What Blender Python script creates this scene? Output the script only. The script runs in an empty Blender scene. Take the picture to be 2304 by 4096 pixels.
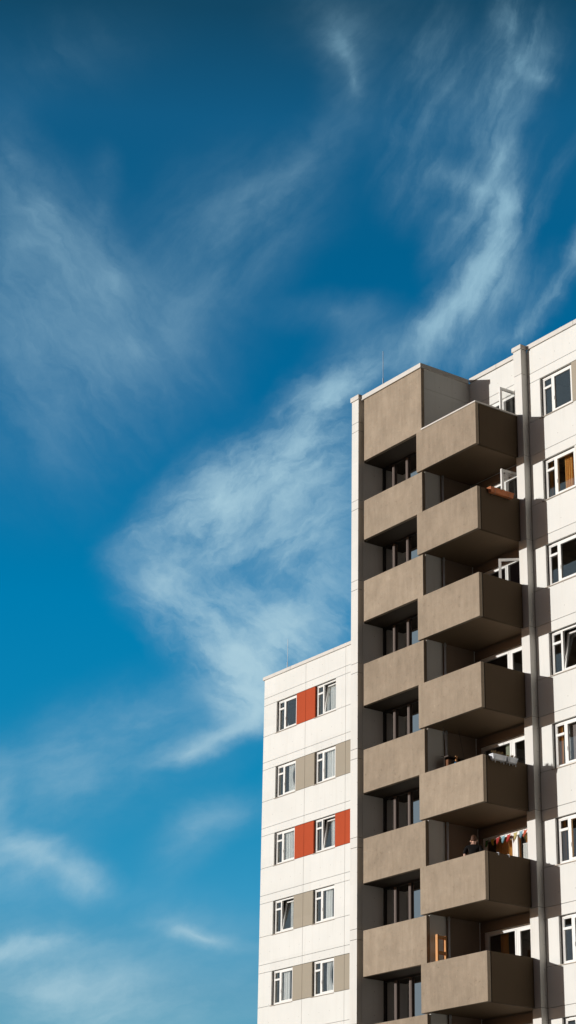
import bpy, bmesh, math, random
from mathutils import Vector, Matrix, Quaternion
random.seed(7)
S = bpy.context.scene
COL = S.collection
R = math.radians
H = 2.8                      # storey height
GZ = -30.4                   # ground level (z = 0 is the top floor joint of the tower)

# ------------------------------------------------------------------ helpers
class MB:
    """collects shapes, builds one mesh"""
    def __init__(s): s.v=[]; s.f=[]; s.m=[]; s.smooth=[]
    def add(s, vs, fs, mi=0, sm=False):
        o=len(s.v); s.v+= [tuple(v) for v in vs]
        for f in fs: s.f.append([o+i for i in f]); s.m.append(mi); s.smooth.append(sm)
    def box(s, x0,x1,y0,y1,z0,z1, mi=0):
        vs=[(x,y,z) for x in (x0,x1) for y in (y0,y1) for z in (z0,z1)]
        s.add(vs,[(0,1,3,2),(4,6,7,5),(0,4,5,1),(2,3,7,6),(0,2,6,4),(1,5,7,3)],mi)
        return s
    def tube(s, pts, r, n=10, mi=0, cap=True):
        pts=[Vector(p) for p in pts]; rings=[]
        rr = r if isinstance(r,(list,tuple)) else [r]*len(pts)
        for i,p in enumerate(pts):
            a=pts[max(i-1,0)]; b=pts[min(i+1,len(pts)-1)]; d=(b-a).normalized()
            q=Vector((0,0,1)) if abs(d.z)<.9 else Vector((1,0,0))
            e1=d.cross(q).normalized(); e2=d.cross(e1)
            rings.append([p+e1*rr[i]*math.cos(2*math.pi*k/n)+e2*rr[i]*math.sin(2*math.pi*k/n) for k in range(n)])
        vs=[v for g in rings for v in g]; fs=[]
        for i in range(len(pts)-1):
            for k in range(n):
                k2=(k+1)%n; fs.append((i*n+k,i*n+k2,(i+1)*n+k2,(i+1)*n+k))
        s.add(vs,fs,mi,True)
        if cap:
            s.add(rings[0],[tuple(range(n))],mi); s.add(rings[-1],[tuple(range(n))[::-1]],mi)
        return s
    def mesh(s, name, mats, bevel=0):
        me=bpy.data.meshes.new(name); me.from_pydata(s.v,[],s.f)
        for i,p in enumerate(me.polygons): p.material_index=s.m[i]; p.use_smooth=s.smooth[i]
        for m in mats: me.materials.append(m)
        bm=bmesh.new(); bm.from_mesh(me); bmesh.ops.recalc_face_normals(bm,faces=bm.faces); bm.to_mesh(me); bm.free()
        me.update(); return me

def wloc(o):
    v=Vector((0,0,0))
    while o: v=v+o.location; o=o.parent
    return v
def put(name, me, parent=None, at=(0,0,0), bevel=0, label=None):
    """link a mesh; 'at' is a world position"""
    o=bpy.data.objects.new(name,me); COL.objects.link(o)
    o.parent=parent; o.location=Vector(at)-(wloc(parent) if parent else Vector((0,0,0)))
    if bevel:
        b=o.modifiers.new('bevel','BEVEL'); b.width=bevel; b.segments=2; b.limit_method='ANGLE'; b.harden_normals=False
    if label: o['label']=label
    return o
def part(name, mb, mats, parent, at=(0,0,0), bevel=0, label=None):
    if not isinstance(mats,(list,tuple)): mats=[mats]
    return put(name, mb.mesh(name,mats), parent, at, bevel, label)
def tag(o,label,cat,group=None):
    o['label']=label; o['category']=cat
    if group: o['group']=group
    return o
def thing(name,label,cat,loc,group=None):
    o=bpy.data.objects.new(name,None); COL.objects.link(o); o.location=loc; o.empty_display_size=.2
    return tag(o,label,cat,group)
def dup(o,parent,name=None):
    c=o.copy(); COL.objects.link(c); c.parent=parent
    for ch in o.children: dup(ch,c)
    return c

# ------------------------------------------------------------------ materials
def lin(r,g,b):
    f=lambda c:(c/255/12.92 if c/255<=.04045 else ((c/255+.055)/1.055)**2.4)
    return (f(r),f(g),f(b),1)
def newmat(name):
    m=bpy.data.materials.new(name); m.use_nodes=True; n=m.node_tree; b=n.nodes['Principled BSDF']; return m,n,b
def N(nt,t,**k):
    n=nt.nodes.new(t)
    for a,v in k.items():
        if a.startswith('i_'): n.inputs[a[2:]].default_value=v
        elif a.startswith('n_'): n.inputs[int(a[2:])].default_value=v
        else: setattr(n,a,v)
    return n
def math_(nt,op,a,b=None,c=None,clamp=False):
    n=nt.nodes.new('ShaderNodeMath'); n.operation=op; n.use_clamp=clamp
    for i,x in enumerate((a,b,c)):
        if x is None: continue
        if hasattr(x,'links'): nt.links.new(x,n.inputs[i])
        else: n.inputs[i].default_value=x
    return n.outputs[0]
def mixc(nt,f,a,b,bt='MIX'):
    n=nt.nodes.new('ShaderNodeMix'); n.data_type='RGBA'; n.blend_type=bt
    for s,x in ((n.inputs[0],f),(n.inputs[6],a),(n.inputs[7],b)):
        if hasattr(x,'links'): nt.links.new(x,s)
        else: s.default_value=x
    return n.outputs[2]
def ramp(nt,x,stops):
    n=nt.nodes.new('ShaderNodeValToRGB'); e=n.color_ramp.elements
    while len(e)<len(stops): e.new(.5)
    for q,(p,c) in zip(e,stops): q.position=p; q.color=c if len(c)==4 else (*c,1)
    nt.links.new(x,n.inputs[0]); return n.outputs[0]
def noise(nt,vec,scale,detail=4,rough=.55,dist=0):
    n=nt.nodes.new('ShaderNodeTexNoise'); n.inputs['Scale'].default_value=scale; n.inputs['Detail'].default_value=detail
    n.inputs['Roughness'].default_value=rough; n.inputs['Distortion'].default_value=dist
    if vec is not None: nt.links.new(vec,n.inputs['Vector'])
    return n.outputs['Fac']
def wpos(nt,scale=(1,1,1)):
    g=nt.nodes.new('ShaderNodeNewGeometry'); m=nt.nodes.new('ShaderNodeMapping'); m.inputs['Scale'].default_value=scale
    nt.links.new(g.outputs['Position'],m.inputs['Vector']); return m.outputs[0]
def bump(nt,b,h,strength,dist):
    n=nt.nodes.new('ShaderNodeBump'); n.inputs['Strength'].default_value=strength; n.inputs['Distance'].default_value=dist
    nt.links.new(h,n.inputs['Height']); nt.links.new(n.outputs[0],b.inputs['Normal'])

def concrete(name,base,var=.08,streak=.10,bmp=.15,dots=True):
    m,nt,b=newmat(name)
    p=wpos(nt); c=Vector(base[:3])
    n1=noise(nt,p,.8,5,.6); n2=noise(nt,wpos(nt,(7,7,.35)),1.0,5,.65); n3=noise(nt,p,45,3,.6)
    col=ramp(nt,n1,[(.3,tuple(c*(1-var))),(.7,tuple(c*(1+var*.4)))])
    st=ramp(nt,n2,[(.52,(1,1,1)),(.78,(1-streak,1-streak*1.15,1-streak*1.4))])
    col=mixc(nt,1.0,col,st,'MULTIPLY')
    if dots:   # small form-tie spots cast into the concrete
        g=nt.nodes.new('ShaderNodeNewGeometry'); sp=nt.nodes.new('ShaderNodeSeparateXYZ'); nt.links.new(g.outputs['Position'],sp.inputs[0])
        xy=math_(nt,'ADD',sp.outputs[0],sp.outputs[1])
        fx=math_(nt,'ABSOLUTE',math_(nt,'SUBTRACT',math_(nt,'FRACT',math_(nt,'DIVIDE',math_(nt,'ADD',xy,100.23),.67)),.5))
        fz=math_(nt,'ABSOLUTE',math_(nt,'SUBTRACT',math_(nt,'FRACT',math_(nt,'DIVIDE',math_(nt,'ADD',sp.outputs[2],100.1),.7)),.5))
        d=math_(nt,'ADD',math_(nt,'POWER',math_(nt,'MULTIPLY',fx,.67),2),math_(nt,'POWER',math_(nt,'MULTIPLY',fz,.7),2))
        hit=math_(nt,'LESS_THAN',d,.013**2)
        col=mixc(nt,math_(nt,'MULTIPLY',hit,.6),col,(.12,.10,.08,1))
    g2=nt.nodes.new('ShaderNodeNewGeometry'); sn=nt.nodes.new('ShaderNodeVectorMath'); sn.operation='SNAP'; nt.links.new(g2.outputs['Position'],sn.inputs[0]); sn.inputs[1].default_value=(2.725,60,1.4)
    wn=nt.nodes.new('ShaderNodeTexWhiteNoise'); nt.links.new(sn.outputs[0],wn.inputs['Vector'])
    col=mixc(nt,1.0,col,ramp(nt,wn.outputs['Value'],[(0,(.955,.955,.95)),(1,(1.0,1.0,1.0))]),'MULTIPLY')
    nt.links.new(col,b.inputs['Base Color']); b.inputs['Roughness'].default_value=.85
    b.inputs['Specular IOR Level'].default_value=.25
    bump(nt,b,n3,bmp,.004); return m
def stucco(name,base):
    m,nt,b=newmat(name); c=Vector(base[:3]); p=wpos(nt)
    n1=noise(nt,p,1.3,6,.7); n2=noise(nt,p,9,5,.75,.6); n3=noise(nt,p,60,4,.7); n4=noise(nt,wpos(nt,(3,3,.5)),2.2,4,.6)
    col=ramp(nt,n1,[(.32,tuple(c*.86)),(.68,tuple(c*1.1))])
    col=mixc(nt,1.0,col,ramp(nt,n4,[(.35,(.93,.92,.9)),(.65,(1.06,1.06,1.06))]),'MULTIPLY')
    col=mixc(nt,1.0,col,ramp(nt,n2,[(.3,(.76,.74,.72)),(.42,(1,1,1)),(.60,(1,1,1)),(.74,(1.30,1.30,1.28))]),'MULTIPLY')
    col=mixc(nt,1.0,col,ramp(nt,n3,[(.3,(.9,.9,.9)),(.7,(1.07,1.07,1.07))]),'MULTIPLY')
    oi=nt.nodes.new('ShaderNodeObjectInfo'); col=mixc(nt,1.0,col,ramp(nt,oi.outputs['Random'],[(0,(.90,.895,.89)),(1,(1.04,1.045,1.05))]),'MULTIPLY')
    n5=noise(nt,wpos(nt,(14,14,.7)),1.0,4,.6)
    col=mixc(nt,1.0,col,ramp(nt,n5,[(.60,(1,1,1)),(.80,(.92,.91,.90))]),'MULTIPLY')
    nt.links.new(col,b.inputs['Base Color']); b.inputs['Roughness'].default_value=.95; b.inputs['Specular IOR Level'].default_value=.15
    h=math_(nt,'ADD',math_(nt,'MULTIPLY',n2,1.0),math_(nt,'MULTIPLY',n3,.5)); bump(nt,b,h,.5,.012); return m
def paint(name,base,rough=.5,var=.05,metal=0,spec=.4):
    m,nt,b=newmat(name); c=Vector(base[:3]); p=wpos(nt)
    n1=noise(nt,p,3,5,.6)
    nt.links.new(ramp(nt,n1,[(.3,tuple(c*(1-var))),(.7,tuple(c*(1+var)))]),b.inputs['Base Color'])
    b.inputs['Roughness'].default_value=rough; b.inputs['Metallic'].default_value=metal; b.inputs['Specular IOR Level'].default_value=spec
    return m
def cloth(name,base,trans=.25,rough=.9):
    m,nt,b=newmat(name); c=base
    n1=noise(nt,wpos(nt,(30,30,2)),2,3,.5)
    cc=ramp(nt,n1,[(.3,tuple(Vector(c[:3])*.88)),(.7,tuple(Vector(c[:3])*1.05))])
    nt.links.new(cc,b.inputs['Base Color']); b.inputs['Roughness'].default_value=rough; b.inputs['Specular IOR Level'].default_value=.1
    t=nt.nodes.new('ShaderNodeBsdfTranslucent'); nt.links.new(cc,t.inputs[0])
    mx=nt.nodes.new('ShaderNodeMixShader'); mx.inputs[0].default_value=trans
    nt.links.new(b.outputs[0],mx.inputs[1]); nt.links.new(t.outputs[0],mx.inputs[2])
    nt.links.new(mx.outputs[0],nt.nodes['Material Output'].inputs[0]); return m
def glass(name,refl=.12,tint=(.82,.87,.88,1)):
    m=bpy.data.materials.new(name); m.use_nodes=True; nt=m.node_tree; nt.nodes.clear()
    out=nt.nodes.new('ShaderNodeOutputMaterial'); tr=nt.nodes.new('ShaderNodeBsdfTransparent'); tr.inputs[0].default_value=tint
    gl=nt.nodes.new('ShaderNodeBsdfGlossy'); gl.inputs['Roughness'].default_value=.015
    n1=noise(nt,wpos(nt),1.1,2,.5); bp=nt.nodes.new('ShaderNodeBump'); bp.inputs['Strength'].default_value=.06; bp.inputs['Distance'].default_value=.02
    nt.links.new(n1,bp.inputs['Height']); nt.links.new(bp.outputs[0],gl.inputs['Normal'])
    fr=nt.nodes.new('ShaderNodeLayerWeight'); fr.inputs[0].default_value=.5
    fac=math_(nt,'ADD',math_(nt,'MULTIPLY',math_(nt,'POWER',fr.outputs[1],4),1.2),refl,clamp=True)
    mx=nt.nodes.new('ShaderNodeMixShader'); nt.links.new(fac,mx.inputs[0]); nt.links.new(tr.outputs[0],mx.inputs[1]); nt.links.new(gl.outputs[0],mx.inputs[2])
    nt.links.new(mx.outputs[0],out.inputs[0]); return m

M_WALL = concrete('white_concrete',(.76,.75,.713),.04,.06)
M_PIER = concrete('pier_concrete',(.74,.72,.68),.05,.08)
M_CORE = paint('joint_backing',(.10,.09,.08),.9)  # dark backing seen through the panel and pier joints
M_STUC = stucco('brown_render',(.345,.275,.205))
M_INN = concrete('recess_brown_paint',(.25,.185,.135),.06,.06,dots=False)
M_SIDE = concrete('shade_darkened_concrete',(.09,.06,.034),.06,.05,dots=False)  # balcony sides: their shade is put into a darkened brown base colour
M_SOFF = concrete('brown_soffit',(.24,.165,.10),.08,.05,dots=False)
M_DARK = concrete('shade_dark_soffit',(.07,.055,.04),.08,.05,dots=False)  # loggia soffits: the shade of the enclosed recess is painted into the colour
M_COPE = paint('coping_metal',(.62,.58,.53),.45,.06,0,.4)
M_UPVC = paint('white_window_frame',(.80,.79,.76),.35,.02)
M_BRWN = paint('brown_window_frame',(.12,.082,.065),.45,.05)
M_BLACK= paint('dark_window_frame',(.025,.022,.02),.5,.05)
M_RED  = concrete('red_facade_panel',(.44,.066,.018),.05,.015,dots=False)
M_TAUP = concrete('taupe_facade_panel',(.37,.32,.25),.04,.015,dots=False)
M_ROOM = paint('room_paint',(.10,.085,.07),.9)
M_GLAS = glass('window_glass',.11,(.97,.98,.98,1))
M_GLA2 = glass('loggia_glass',.62,(.35,.33,.28,1))
M_SILL = paint('sill_metal',(.32,.27,.22),.4,.05,.3)
M_STEEL= paint('galvanised_steel',(.45,.46,.48),.4,.1,.6)
M_CURT = cloth('white_curtain',(.90,.91,.88),.12)
M_BEIG = cloth('beige_curtain',(.50,.46,.33),.3)
M_ORNG = cloth('orange_curtain',(.86,.44,.12),.15)
M_BLND = cloth('pale_blind',(.62,.66,.50),.2)
M_GREY = cloth('grey_blind',(.35,.30,.28),.2)
M_TERR = paint('terracotta',(.50,.16,.055),.7,.1)
M_WPOT = paint('white_plastic',(.74,.76,.80),.5,.03)
M_PLNT = paint('dry_plant',(.20,.13,.06),.9,.3)
M_GRN  = paint('green_leaf',(.05,.09,.02),.7,.3)
M_WOOD = paint('orange_wood',(.60,.27,.08),.6,.15)
M_RUST = paint('rust_board',(.16,.06,.02),.8,.2)
M_DWOOD= paint('dark_wood',(.05,.032,.02),.7,.2)
M_SKIN = paint('skin',(.66,.40,.30),.55,.04)
M_TEE  = paint('black_cotton',(.012,.011,.011),.95,.1,0,.1)
M_HAIR = paint('brown_hair',(.075,.03,.012),.7,.3)
M_JEAN = paint('dark_denim',(.03,.035,.05),.9,.1)
M_BLUE = paint('blue_plastic',(.03,.16,.32),.4)

# ------------------------------------------------------------------ camera
C=Vector((42.4766,-39.2712,-28.7238))
fw=Vector((-0.75286524,0.53386749,0.38494082)); rt=Vector((0.58384079,0.81170793,0.01612964)); up=Vector((0.30384843,-0.2368876,0.9228003))
cd=bpy.data.cameras.new('camera'); cam=bpy.data.objects.new('camera',cd); COL.objects.link(cam)
m3=Matrix((rt,up,-fw)).transposed(); cam.matrix_world=Matrix.Translation(C)@m3.to_4x4()
cd.sensor_fit='VERTICAL'; cd.sensor_height=24; cd.sensor_width=24; cd.lens=8125.84/4096*24; cd.clip_end=8000; cd.clip_start=.1
S.camera=cam
def raydir(px,py):
    """direction in the world of a point of the 1449 x 2576 view"""
    return (fw*8125.84+rt*(px*1.590-1152)-up*(py*1.590-2048)).normalized()

# ------------------------------------------------------------------ sun and sky
SD=Vector((.48,1,-.175)).normalized()
sl=bpy.data.lights.new('sun','SUN'); sl.energy=3.9; sl.angle=R(.5); sl.color=(1,.98,.94)
so=bpy.data.objects.new('sun',sl); COL.objects.link(so); so.rotation_euler=SD.to_track_quat('-Z','Y').to_euler(); so.location=(-20,-60,20)
w=bpy.data.worlds.new('World'); S.world=w; w.use_nodes=True; nt=w.node_tree; nt.nodes.clear()
wo=nt.nodes.new('ShaderNodeOutputWorld'); bg=nt.nodes.new('ShaderNodeBackground'); bg.inputs[1].default_value=.1
nt.links.new(bg.outputs[0],wo.inputs[0])
sky=nt.nodes.new('ShaderNodeTexSky'); sky.sky_type='NISHITA'; sky.sun_disc=False
sky.sun_elevation=math.asin(-SD.z); sky.sun_rotation=math.atan2(-SD.x,-SD.y); sky.air_density=1.0; sky.dust_density=.6; sky.ozone_density=2.0; sky.altitude=100
tc=nt.nodes.new('ShaderNodeTexCoord'); sx=nt.nodes.new('ShaderNodeSeparateXYZ'); nt.links.new(tc.outputs['Generated'],sx.inputs[0])
DX,DY,DZ=sx.outputs
AZ=R(-54.66); sa,ca=math.sin(AZ),math.cos(AZ)
fwd=math_(nt,'ADD',math_(nt,'MULTIPLY',DX,sa),math_(nt,'MULTIPLY',DY,ca))
lat=math_(nt,'SUBTRACT',math_(nt,'MULTIPLY',DX,ca),math_(nt,'MULTIPLY',DY,sa))
fc=math_(nt,'MAXIMUM',fwd,.08)
PX=math_(nt,'DIVIDE',lat,fc); PZ=math_(nt,'DIVIDE',DZ,fc)
def gn(px,py):
    d=raydir(px,py); f=d.x*sa+d.y*ca; return ((d.x*ca-d.y*sa)/f, d.z/f)
cb=nt.nodes.new('ShaderNodeCombineXYZ'); nt.links.new(PX,cb.inputs[0]); nt.links.new(PZ,cb.inputs[1])
P0=cb.outputs[0]
def warp(vec,scale,amt,seedz,detail=3):
    mp=N(nt,'ShaderNodeMapping'); mp.inputs['Location'].default_value=(seedz,seedz*.7,seedz*1.3); nt.links.new(vec,mp.inputs[0])
    n=N(nt,'ShaderNodeTexNoise'); n.inputs['Scale'].default_value=scale; n.inputs['Detail'].default_value=detail; n.inputs['Roughness'].default_value=.6
    nt.links.new(mp.outputs[0],n.inputs['Vector'])
    a=N(nt,'ShaderNodeVectorMath',operation='SUBTRACT'); nt.links.new(n.outputs['Color'],a.inputs[0]); a.inputs[1].default_value=(.5,.5,.5)
    b=N(nt,'ShaderNodeVectorMath',operation='MULTIPLY_ADD'); nt.links.new(a.outputs[0],b.inputs[0]); b.inputs[1].default_value=(amt,amt,0); nt.links.new(vec,b.inputs[2])
    return b.outputs[0]
WV=warp(warp(P0,7,.026,3.1,2),40,.013,7.7,6)
U=gn(100,0)[0]-gn(0,0)[0]; PXU=abs(gn(1000,1288)[0]-gn(0,1288)[0])/1000   # size of one view pixel
ACC={}; GRP='R'
def blob(px,py,a,b,ang,wgt):
    x,z=gn(px,py)
    mp=N(nt,'ShaderNodeMapping',vector_type='TEXTURE'); mp.inputs['Location'].default_value=(x,z,0)
    mp.inputs['Rotation'].default_value=(0,0,R(ang)); mp.inputs['Scale'].default_value=(a*PXU*1.25,b*PXU*1.7,1)
    nt.links.new(WV,mp.inputs[0])
    g=N(nt,'ShaderNodeTexGradient',gradient_type='QUADRATIC_SPHERE'); nt.links.new(mp.outputs[0],g.inputs[0])
    ACC[GRP]=math_(nt,'MULTIPLY_ADD',g.outputs['Fac'],wgt,ACC.get(GRP,0.0))
def stroke(pts,wd,wgt):
    for i in range(len(pts)-1):
        (x0,y0),(x1,y1)=pts[i][:2],pts[i+1][:2]
        k=pts[i][2] if len(pts[i])>2 else 1
        L=math.hypot(x1-x0,y1-y0)
        blob((x0+x1)/2,(y0+y1)/2,L*.95+wd*.5,wd,math.degrees(math.atan2(-(y1-y0),x1-x0)),wgt*k)
#CLOUDS-BEGIN
GRP='R'      # long streak above the tower
stroke([(1290,-40,.8),(1275,120,.8),(1240,300,.6),(1262,450,1.1),(1252,580,1.7),(1195,720,1.7),(1110,830,1.1),(1010,920,.9)],70,.5)
stroke([(1262,450,.7),(1256,540,1),(1240,630,1.2),(1190,720,1.2),(1140,790,1),(1080,860,.7)],42,.75)
stroke([(1070,430),(1160,440),(1240,500)],60,.3)
blob(1330,130,220,90,70,.28); stroke([(1285,20),(1275,110),(1300,170),(1370,215)],34,.35); blob(1150,580,220,80,75,.3); blob(1290,740,220,90,50,.25); blob(1160,900,190,90,40,.25); blob(1250,400,280,120,80,.2)
stroke([(1470,560),(1420,680),(1340,790),(1230,870)],30,.4)
stroke([(1450,330),(1370,480),(1310,580)],28,.35)
stroke([(1070,0),(1040,250),(1010,420),(1030,540)],90,.16); blob(1130,220,300,150,80,.14)
GRP='M'      # thin diagonal veil
stroke([(835,90),(885,170),(895,230)],30,.4); stroke([(800,20),(890,170),(885,290),(780,390),(690,500)],80,.27)
stroke([(720,440),(620,590),(480,700),(380,830)],150,.24); blob(560,560,380,200,45,.12)
blob(880,60,260,140,0,.1); blob(850,790,200,60,-5,.25); blob(900,860,150,60,20,.15)
GRP='U'      # upper half of the big veil
stroke([(1010,890,.9),(880,985,1.1),(790,1070,1.1),(700,1140,1.3),(600,1180,1.4),(500,1260,1.2),(420,1360,1),(345,1440,.8)],105,.5)
blob(700,1210,320,160,35,.6); blob(560,1320,280,150,30,.5); blob(720,1420,300,190,60,.75); blob(830,1100,200,130,60,.4)
blob(590,1210,130,55,30,.45); blob(880,970,130,70,40,.45); blob(820,1330,220,130,70,.45)
GRP='D'      # lower half
stroke([(340,1430,.8),(420,1530,1.1),(500,1610,1.3),(580,1690,1.6),(645,1760,1.9),(645,1810)],85,.5)
blob(560,1500,250,130,-50,.4); blob(720,1600,270,170,-50,.75); blob(660,1700,170,110,-50,.6); blob(860,1500,260,120,90,.35); blob(600,1640,200,70,-48,.35); blob(430,1440,160,110,-30,.3)
GRP='L'      # mass at left
stroke([(0,310),(90,470),(170,560),(250,660),(320,740)],85,.34)
stroke([(255,390),(272,480),(250,600)],40,.14)
blob(60,620,320,230,-40,.42); blob(100,780,320,220,0,.38); blob(220,900,420,260,0,.16); blob(260,720,260,120,-45,.2); blob(330,880,420,210,30,.26); blob(110,1050,320,260,0,.2)
blob(170,150,350,150,20,.10)
GRP='B'      # low wisps
stroke([(670,1780),(620,1830),(520,1875),(420,1900)],32,.7)
stroke([(60,1920),(250,1850),(480,1780),(600,1800)],110,.15)
blob(200,1980,400,120,15,.15); blob(-10,2010,60,120,0,.25)
stroke([(-20,2130),(90,2150),(190,2200),(270,2225)],46,.42)
blob(60,2210,210,100,0,.24); blob(520,2350,140,22,-14,.5); blob(500,2320,220,60,-15,.14)
stroke([(-20,2400),(80,2385),(180,2360)],34,.45)
blob(160,2500,360,140,-10,.55); blob(480,2100,180,60,60,.12); blob(560,2060,220,50,25,.14); blob(420,2480,420,160,0,.2)
#CLOUDS-END
def fibre(vec,ang,sc,st,seed,det=6,rough=.62,dist=.3):
    mr=N(nt,'ShaderNodeMapping'); mr.inputs['Rotation'].default_value=(0,0,R(-ang)); nt.links.new(vec,mr.inputs[0])
    mp=N(nt,'ShaderNodeMapping'); mp.inputs['Scale'].default_value=(st,1,1); mp.inputs['Location'].default_value=(seed,seed,seed); nt.links.new(mr.outputs[0],mp.inputs[0])
    return noise(nt,mp.outputs[0],sc,det,rough,dist)
def lev(x,lo,hi,p=1.0):      # remap to 0..1 and shape
    r=math_(nt,'MULTIPLY',math_(nt,'SUBTRACT',x,lo),1/(hi-lo),clamp=True)
    return math_(nt,'POWER',r,p) if p!=1 else r
W2=warp(WV,16,.035,2.2,6)          # curly coordinates for the big veil
base=noise(nt,W2,22,8,.6)
dens=None
#         angle gain  scale along  lo   hi   pow  vec  floor
for gk,ang,gain,sc,st,lo,hi,pw,vec,fl in (
        ('R',66,2.5,48,.12,.37,.69,1.6,WV,.10),
        ('M',48,1.25,30,.28,.34,.68,1.1,WV,.30),
        ('U',30,2.7,32,.42,.40,.70,1.6,W2,.09),
        ('D',-46,2.6,36,.32,.40,.70,1.6,W2,.09),
        ('L',-58,1.05,34,.22,.33,.70,1.2,W2,.28),
        ('B',14,2.2,30,.36,.33,.68,1.1,WV,.22)):
    fa=fibre(vec,ang,sc,st,3.3+ang*.01,9,.60); fb=fibre(vec,ang+20,sc*2.3,st*1.3,9.1,6,.65)
    n_=math_(nt,'ADD',math_(nt,'MULTIPLY',fa,.55),math_(nt,'ADD',math_(nt,'MULTIPLY',fb,.17),math_(nt,'MULTIPLY',base,.28)))
    f=math_(nt,'ADD',lev(n_,lo,hi,pw),fl)
    # the veil frays where it is thin: subtract more texture near its edge
    fray=math_(nt,'MULTIPLY',math_(nt,'SUBTRACT',.80,n_),.42)
    a_=math_(nt,'MAXIMUM',math_(nt,'SUBTRACT',ACC[gk],math_(nt,'MULTIPLY',fray,math_(nt,'MULTIPLY',ACC[gk],3.0,clamp=True))),0.0)
    soft=math_(nt,'MULTIPLY',ACC[gk],.10)
    dd_=math_(nt,'MULTIPLY',math_(nt,'MULTIPLY',math_(nt,'ADD',a_,soft),gain),f); dens=dd_ if dens is None else math_(nt,'ADD',dens,dd_)
front=math_(nt,'MULTIPLY',math_(nt,'SUBTRACT',fwd,.15),4,clamp=True)
# faint cirrus over the rest of the sky
nz=noise(nt,N(nt,'ShaderNodeMapping',vector_type='POINT').outputs[0],3,5)
other=nt.nodes.new('ShaderNodeTexNoise'); other.inputs['Scale'].default_value=2.2; other.inputs['Detail'].default_value=6; nt.links.new(tc.outputs['Generated'],other.inputs['Vector'])
oth=math_(nt,'MULTIPLY',math_(nt,'SUBTRACT',other.outputs['Fac'],.5),1.5,clamp=True)
dens=math_(nt,'ADD',math_(nt,'MULTIPLY',dens,front),math_(nt,'MULTIPLY',oth,math_(nt,'SUBTRACT',1.0,front)))
alpha=math_(nt,'SUBTRACT',1.0,math_(nt,'EXPONENT',math_(nt,'MULTIPLY',dens,-1.15)))
# colour of the clear sky away from the sun: deeper, by height above the horizon
elev=math_(nt,'ARCSINE',DZ)
e01=math_(nt,'DIVIDE',elev,R(45),clamp=True)
SKYR=[(0.10,(1,1,1)),(0.5,(1,1,1)),(.9,(1,1,1))]
SKYR= [(0.206, (0.223, 0.6177, 0.7954)), (0.264, (0.1417, 0.7064, 0.9308)), (0.324, (0.0293, 0.6607, 0.8909)), (0.444, (0.0, 0.672, 0.9444)), (0.573, (0.0, 0.5547, 0.8041)), (0.664, (0.005, 0.5113, 0.7238)), (0.745, (0.0539, 0.5117, 0.6856)), (0.812, (0.059, 0.3291, 0.4008))]
tint=ramp(nt,e01,SKYR)
sunside=math_(nt,'ADD',math_(nt,'MULTIPLY',DX,-SD.x*1.0),math_(nt,'MULTIPLY',DY,-SD.y*1.0))
ss=math_(nt,'MULTIPLY',math_(nt,'SUBTRACT',sunside,.10),1.8,clamp=True)
tm=N(nt,'ShaderNodeVectorMath',operation='MULTIPLY'); nt.links.new(sky.outputs[0],tm.inputs[0]); nt.links.new(tint,tm.inputs[1])
SKYMUL=(2,2,2); WARM=(.82,.66,.66); DIM=(.36,.075,.045)
#SKYMUL
tm2=N(nt,'ShaderNodeVectorMath',operation='MULTIPLY'); nt.links.new(tm.outputs[0],tm2.inputs[0]); tm2.inputs[1].default_value=SKYMUL
wm=N(nt,'ShaderNodeVectorMath',operation='MULTIPLY'); nt.links.new(sky.outputs[0],wm.inputs[0]); wm.inputs[1].default_value=WARM
clear=mixc(nt,ss,tm2.outputs[0],wm.outputs[0])
CL0=(5.6,7.4,8.0,1); CL1=(2.2,4.6,6.2,1)
#CLCOL
cloudc=mixc(nt,e01,CL0,CL1)
final=mixc(nt,alpha,clear,cloudc)
# bright patch added to the unseen southwest sky for the window panes to mirror
lob=math_(nt,'ADD',math_(nt,'ADD',math_(nt,'MULTIPLY',DX,-.753),math_(nt,'MULTIPLY',DY,-.562)),math_(nt,'MULTIPLY',DZ,.342))
lf_=math_(nt,'MULTIPLY',math_(nt,'SUBTRACT',lob,.90),13,clamp=True)
lf_=math_(nt,'MULTIPLY',lf_,math_(nt,'ADD',.55,math_(nt,'MULTIPLY',other.outputs['Fac'],.7)),clamp=True)
final=mixc(nt,lf_,final,(3.0,3.9,4.5,1))
east=math_(nt,'MULTIPLY',math_(nt,'ADD',DX,.15),2.0,clamp=True)   # unseen eastern sky dimmed and reddened to set the tint of shaded walls
dimc=mixc(nt,east,(1,1,1,1),(*DIM,1))
final=mixc(nt,1.0,final,dimc,'MULTIPLY')
nt.links.new(final,bg.inputs[0])
w.cycles.sampling_method='MANUAL'; w.cycles.sample_map_resolution=512
S.view_settings.view_transform='Standard'; S.view_settings.look='None'; S.view_settings.exposure=0; S.view_settings.gamma=1

# ------------------------------------------------------------------ ground
g=MB(); g.add([(-1500,-1500,GZ),(1500,-1500,GZ),(1500,1500,GZ),(-1500,1500,GZ)],[(0,1,2,3)])
mg,gnt,gb=newmat('ground_mix'); n1=noise(gnt,wpos(gnt),.05,6,.6); n2=noise(gnt,wpos(gnt),3,5,.7)
gc=ramp(gnt,n1,[(.42,(.12,.10,.08)),(.5,(.05,.055,.03))]); gc=mixc(gnt,1,gc,ramp(gnt,n2,[(.3,(.75,.75,.75)),(.7,(1.15,1.15,1.15))]),'MULTIPLY')
gnt.links.new(gc,gb.inputs['Base Color']); gb.inputs['Roughness'].default_value=.95
go=part('ground',g,mg,None); go['kind']='structure'

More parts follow.
